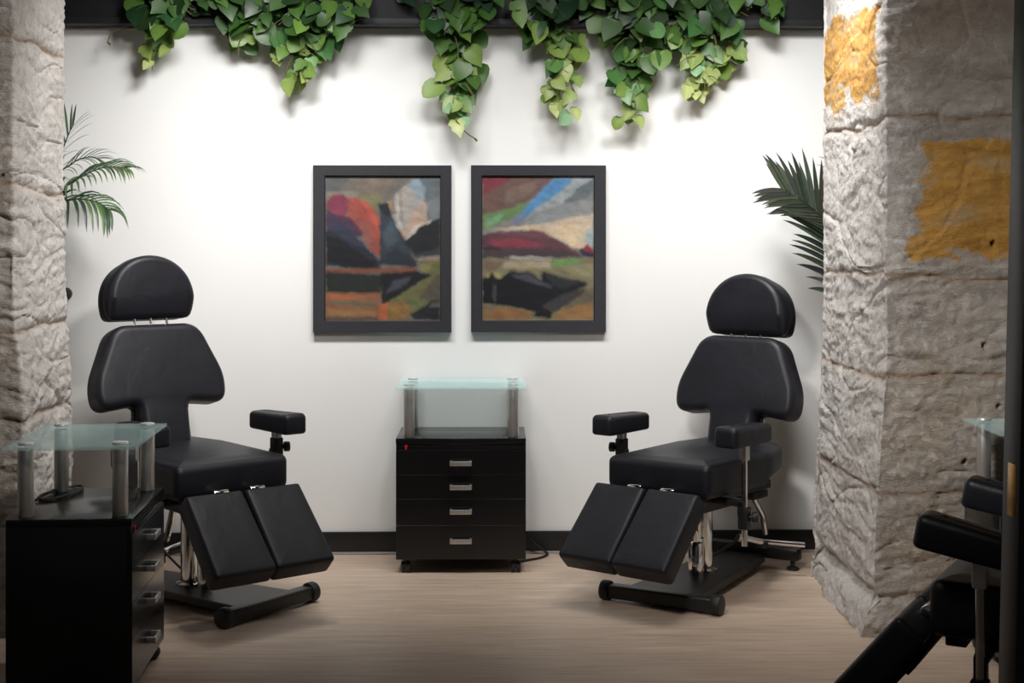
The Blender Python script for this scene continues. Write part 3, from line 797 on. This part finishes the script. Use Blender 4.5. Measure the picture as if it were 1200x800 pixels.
def leaf_tint(age_light, R):
    # age 0 = old dark leaf, 1 = young pale leaf, wall light through it painted in
    a = max(0, min(1, age_light + R.uniform(-0.28, 0.28)))
    stops = [(0.0, (36, 58, 30)), (0.3, (60, 96, 40)), (0.6, (104, 134, 58)), (0.85, (140, 158, 88)), (1.0, (170, 182, 118))]
    for (p0, c0), (p1, c1) in zip(stops, stops[1:]):
        if a <= p1:
            t = (a - p0) / (p1 - p0)
            c = [c0[k] + (c1[k] - c0[k]) * t for k in range(3)]; break
    if R.random() < 0.18: c = [c[0] * 0.8, c[1] * 0.95, c[2] * 1.15]
    return tuple(lin(v) for v in c) + (1,)
def vine(label, spine, seed, twig=None):
    """spine: rows (px, py, half width px, age) down the strand"""
    R = random.Random(seed)
    base = wall_pt(spine[0][0], -48, 0.0)
    root = thing('hanging_ivy', label, 'hanging ivy', (base.x, base.y, 0), 0, 'ivy strands hanging from the black beam')
    inv = Vector((base.x, base.y, 0))
    off = [0.16] + [0.15] * (len(spine))
    bm = nb(); main = []
    for k, (px, py, hw, ag) in enumerate(spine): main.append(wall_pt(px, py, (0.15, 0.15, 0.12, 0.10)[min(k, 3)]) - inv)
    top = wall_pt(spine[0][0], -62, 0.05) - inv
    sp = spline([top] + main, 10)
    add_tube(bm, sp, [0.004 - 0.0025 * i / len(sp) for i in range(len(sp))], 6)
    # side tendrils filling the broad rows
    tend = []
    for k, (px, py, hw, ag) in enumerate(spine[:-1]):
        if hw > 18:
            n = int(hw / 12)
            for q in range(n):
                tx = px + R.uniform(-hw, hw) * 0.9; ty = py + R.uniform(0, 22)
                a = main[k]; b = wall_pt(tx, ty, R.uniform(0.11, 0.2)) - inv
                m = (a + b) / 2 + Vector((0, -0.03, 0.02))
                pts = spline([a, m, b], 5); add_tube(bm, pts, 0.0022, 5); tend.append((pts, ag))
    obj('stem', bm, M_STEM, root)
    bm = nb(); col = bm.verts.layers.float_color.new('tint')
    leaves = []
    for k in range(len(spine) - 1):
        (x0, y0, h0, a0), (x1, y1, h1, a1) = spine[k], spine[k + 1]
        area = (h0 + h1) * abs(y1 - y0) 
        n = max(2, int(area / 105))
        for q in range(n):
            t = (q + R.random()) / n
            hw = h0 + (h1 - h0) * t
            px = x0 + (x1 - x0) * t + max(-1, min(1, R.gauss(0, 0.55))) * hw; py = y0 + (y1 - y0) * t - 8
            edge = abs(px - (x0 + (x1 - x0) * t)) / max(hw, 1)
            leaves.append((px, py, a0 + (a1 - a0) * t + 0.10 * edge, edge))
    for px, py, age_light, edge in leaves:
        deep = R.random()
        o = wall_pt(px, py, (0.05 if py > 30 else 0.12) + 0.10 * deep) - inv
        side = R.uniform(-0.75, 0.75)
        down = Vector((side, -R.uniform(0.0, 0.6), -R.uniform(0.5, 1.0)))
        nor = Vector((R.uniform(-0.55, 0.55), -1.0, R.uniform(-0.1, 0.9)))
        size = R.uniform(0.062, 0.112) * (1.0 if age_light < 0.65 else 0.78)
        tint = leaf_tint(age_light - 0.10 * (1 - deep), R)
        add_leaf(bm, col, o, down, nor, size, tint, R.choice((0, 0, 1, 2)), R)
    obj('foliage', bm, M_LEAF, root, 0, recalc=False)
    if twig:
        bm = nb(); pts = [wall_pt(x, y, 0.15) - inv for x, y in twig]
        add_tube(bm, spline(pts, 5), 0.0028, 6); add_tube(bm, [pts[-1], pts[-1] + Vector((0.012, 0, -0.012))], 0.005, 6)
        obj('twig', bm, M_STEM, root)
vine('leftmost ivy strand on the black beam, ending in two pale leaves', [(205, -30, 50, .1), (205, 12, 48, .15), (190, 34, 26, .45), (182, 55, 16, .75), (178, 82, 15, .9)], 1, [(160, 32), (134, 36), (126, 49)])
vine('short ivy clump second from left, barely reaching below the beam', [(280, -30, 46, .1), (282, 10, 44, .15), (284, 30, 32, .3), (284, 46, 20, .65), (292, 58, 8, .8)], 2)
vine('third ivy strand from left, bushy above the left painting', [(362, -30, 60, .1), (362, 15, 56, .18), (355, 42, 42, .4), (350, 66, 32, .65), (352, 88, 26, .75), (346, 104, 8, .85)], 3, [(400, 28), (412, 25), (424, 22)])
vine('longest and thinnest ivy strand, left of the gap between the paintings', [(525, -30, 52, .1), (525, 14, 46, .15), (530, 42, 32, .35), (538, 65, 24, .45), (538, 100, 24, .5), (536, 122, 12, .6), (538, 150, 15, .85)], 4, [(534, 140), (546, 155), (556, 162)])
vine('thin ivy strand hanging straight above the right painting frame', [(632, -30, 62, .1), (638, 12, 54, .15), (652, 36, 34, .35), (656, 62, 24, .5), (656, 90, 22, .65), (656, 115, 16, .8), (655, 140, 18, .92)], 5)
vine('ivy strand with pale drooping tip just right of the right painting', [(742, -30, 52, .1), (740, 14, 44, .15), (742, 44, 34, .25), (744, 72, 30, .4), (746, 100, 26, .45), (744, 122, 20, .75), (736, 148, 12, .9)], 6)
vine('rightmost and widest ivy clump on the beam with pale lower leaves', [(832, -30, 78, .1), (836, 15, 72, .15), (832, 42, 54, .3), (822, 68, 42, .65), (820, 92, 38, .85), (815, 118, 16, .95)], 7)

# ------------------------------------------------------------------ palms behind the stone
def palm(label, base, pot_r, pot_h, fronds, seed, tints):
    R = random.Random(seed)
    t = thing('potted_palm', label, 'palm', (base[0], base[1], 0))
    inv = Vector((base[0], base[1], 0))
    bm = nb(); add_lathe(bm, [(pot_r * .72, 0), (pot_r * .95, pot_h * .8), (pot_r, pot_h * .86), (pot_r, pot_h), (pot_r * .9, pot_h), (pot_r * .86, pot_h * .88)], 28)
    pt = obj('pot', bm, M_TERRA, t)
    bm = nb(); add_lathe(bm, [(pot_r * .88, pot_h * .84), (pot_r * .88, pot_h * .90), (pot_r * .3, pot_h * .92)], 20); obj('soil', bm, M_SOIL, pt)
    for fr in fronds:
        pts = [Vector(p) - inv for p in fr['pts']]
        st = [Vector((R.uniform(-.04, .04), R.uniform(-.04, .04), pot_h * .88))]
        sp = spline([st[0], st[0].lerp(pts[0], 0.55) + Vector((0, 0, 0.08))] + pts, 16)
        bm = nb(); col = bm.verts.layers.float_color.new('tint')
        nst = 32
        add_tube(bm, sp, [0.006 - 0.0045 * i / len(sp) for i in range(len(sp))], 6)
        for v in bm.verts: v[col] = tints[0]
        seg = sp[nst:]; n = fr['n']
        up = Vector(fr.get('up', (0, -0.5, 0.85))).normalized()
        for k in range(n):
            f = (k + 0.5) / n; idx = f * (len(seg) - 1); i0 = int(idx)
            o = seg[i0].lerp(seg[min(i0 + 1, len(seg) - 1)], idx - i0)
            tg = (seg[min(i0 + 2, len(seg) - 1)] - seg[max(i0 - 1, 0)]).normalized()
            sd = tg.cross(up).normalized()
            for s in (-1, 1):
                L = fr['len'] * (0.55 + 0.75 * math.sin(PI * (0.12 + 0.80 * f))) * R.uniform(0.85, 1.12)
                ang = 0.95 - 0.45 * f
                d0 = (sd * s * math.sin(ang) + tg * math.cos(ang) + up * 0.15).normalized()
                q = []; d = d0.copy(); p = o.copy(); ns = 7
                for j in range(ns + 1):
                    q.append(p.copy()); p = p + d * (L / ns)
                    d = (d + Vector((0, 0, -fr['droop'])) * (j + 1) / ns).normalized()
                tint = tuple(c * R.uniform(0.8, 1.2) for c in R.choice(tints)[:3]) + (1,)
                ww = fr['w'] * R.uniform(0.8, 1.15); prev = None
                side = d0.cross(up).normalized()
                side = (side * 0.8 + Vector((0, 0.0, 0.6))).normalized() if fr.get('tilt') else side
                for j, pp in enumerate(q):
                    x = j / ns; w = ww * (math.sin(PI * min(1, 0.22 + 0.78 * x)) ** 0.8 + 0.03)
                    a, m, b2 = bm.verts.new(pp - side * w), bm.verts.new(pp - up * w * 0.35), bm.verts.new(pp + side * w)
                    for v in (a, m, b2): v[col] = tint
                    if prev:
                        bm.faces.new((prev[0], prev[1], m, a)); bm.faces.new((prev[1], prev[2], b2, m))
                    prev = (a, m, b2)
        obj('frond', bm, M_PALM, t, 60, recalc=False)
GT = [rgb(52, 72, 50), rgb(70, 92, 58), rgb(40, 58, 44), rgb(84, 104, 62)]
GR = [rgb(58, 64, 54), rgb(72, 80, 66), rgb(46, 52, 44)]
palm('slender leaved palm reaching out from behind the left stone pillar', (-2.12, 6.05), 0.15, 0.34, [
    dict(pts=[P(66, 240, 6.08), P(88, 212, 6.02), P(122, 196, 5.98), P(148, 197, 5.96)], n=20, len=0.115, w=0.0055, droop=0.55),
    dict(pts=[P(60, 250, 6.0), P(84, 234, 5.95), P(112, 236, 5.92), P(128, 246, 5.9)], n=13, len=0.15, w=0.0075, droop=1.0),
    dict(pts=[P(62, 222, 6.12), P(84, 192, 6.12), P(104, 184, 6.12), P(116, 186, 6.12)], n=12, len=0.11, w=0.003, droop=0.35),
    dict(pts=[P(62, 215, 6.05), P(72, 180, 6.05), P(80, 158, 6.05), P(86, 146, 6.05)], n=7, len=0.13, w=0.0045, droop=0.15),
    dict(pts=[P(40, 240, 6.1), P(30, 200, 6.1), P(10, 180, 6.1), P(-15, 185, 6.1)], n=14, len=0.15, w=0.006, droop=0.5),
    dict(pts=[P(50, 250, 6.12), P(45, 190, 6.12), P(40, 150, 6.12), P(30, 130, 6.12)], n=14, len=0.13, w=0.006, droop=0.4),
], 11, GT)
palm('broad grey green palm frond fanning out from behind the right stone pillar', (1.74, 6.24), 0.15, 0.36, [
    dict(pts=[P(990, 352, 6.22), P(977, 300, 6.20), P(968, 262, 6.17), P(945, 238, 6.14), P(918, 222, 6.12)], n=24, len=0.205, w=0.0115, droop=0.10, up=(0.1, -1.0, 0.25)),
    dict(pts=[P(1010, 300, 6.22), P(1000, 255, 6.22), P(1000, 215, 6.22), P(1010, 190, 6.22)], n=18, len=0.16, w=0.008, droop=0.3),
    dict(pts=[P(1060, 320, 6.26), P(1080, 270, 6.26), P(1110, 240, 6.26), P(1150, 240, 6.26)], n=18, len=0.16, w=0.008, droop=0.5),
], 12, GR)

# ------------------------------------------------------------------ light
def area(name, loc, target, power, size, size_y=None, col=(1, 1, 1), spread=180):
    l = bpy.data.lights.new(name, 'AREA'); l.energy = power; l.color = col
    l.shape = 'RECTANGLE' if size_y else 'DISK'; l.size = size
    if size_y: l.size_y = size_y
    l.spread = math.radians(spread)
    o = bpy.data.objects.new(name, l); C.objects.link(o); o.location = loc
    o.rotation_euler = (Vector(target) - Vector(loc)).to_track_quat('-Z', 'Y').to_euler()
    return o
for x, pw in ((-0.9, 18), (-0.3, 9), (0.3, 9), (0.9, 18)):
    area('ceiling_lamp', (x, 5.2, 2.76), (x * 1.55, 6.4, 1.2), pw, 0.45, col=(1.0, 0.99, 0.975), spread=100)
area('front_fill', (-0.4, 2.5, 2.7), (1.55, 5.15, 0.85), 11.5, 0.4, col=(1.0, 0.96, 0.92), spread=60)  # added fill to brighten the right stone pillar, no real fixture
area('front_fill', (0.2, 3.2, 2.7), (-1.75, 5.3, 1.3), 9, 0.4, col=(1.0, 0.96, 0.92), spread=60)  # second added fill, lifts the dark left pillar; stands for no known lamp
w = bpy.data.worlds.new('world'); S.world = w; w.use_nodes = True
w.node_tree.nodes['Background'].inputs[0].default_value = (0.9, 0.95, 1.0, 1)
w.node_tree.nodes['Background'].inputs[1].default_value = 0.04

vs = S.view_settings
vs.view_transform = 'Standard'; vs.look = 'None'; vs.exposure = 0.0; vs.gamma = 1.0; vs.use_curve_mapping = False
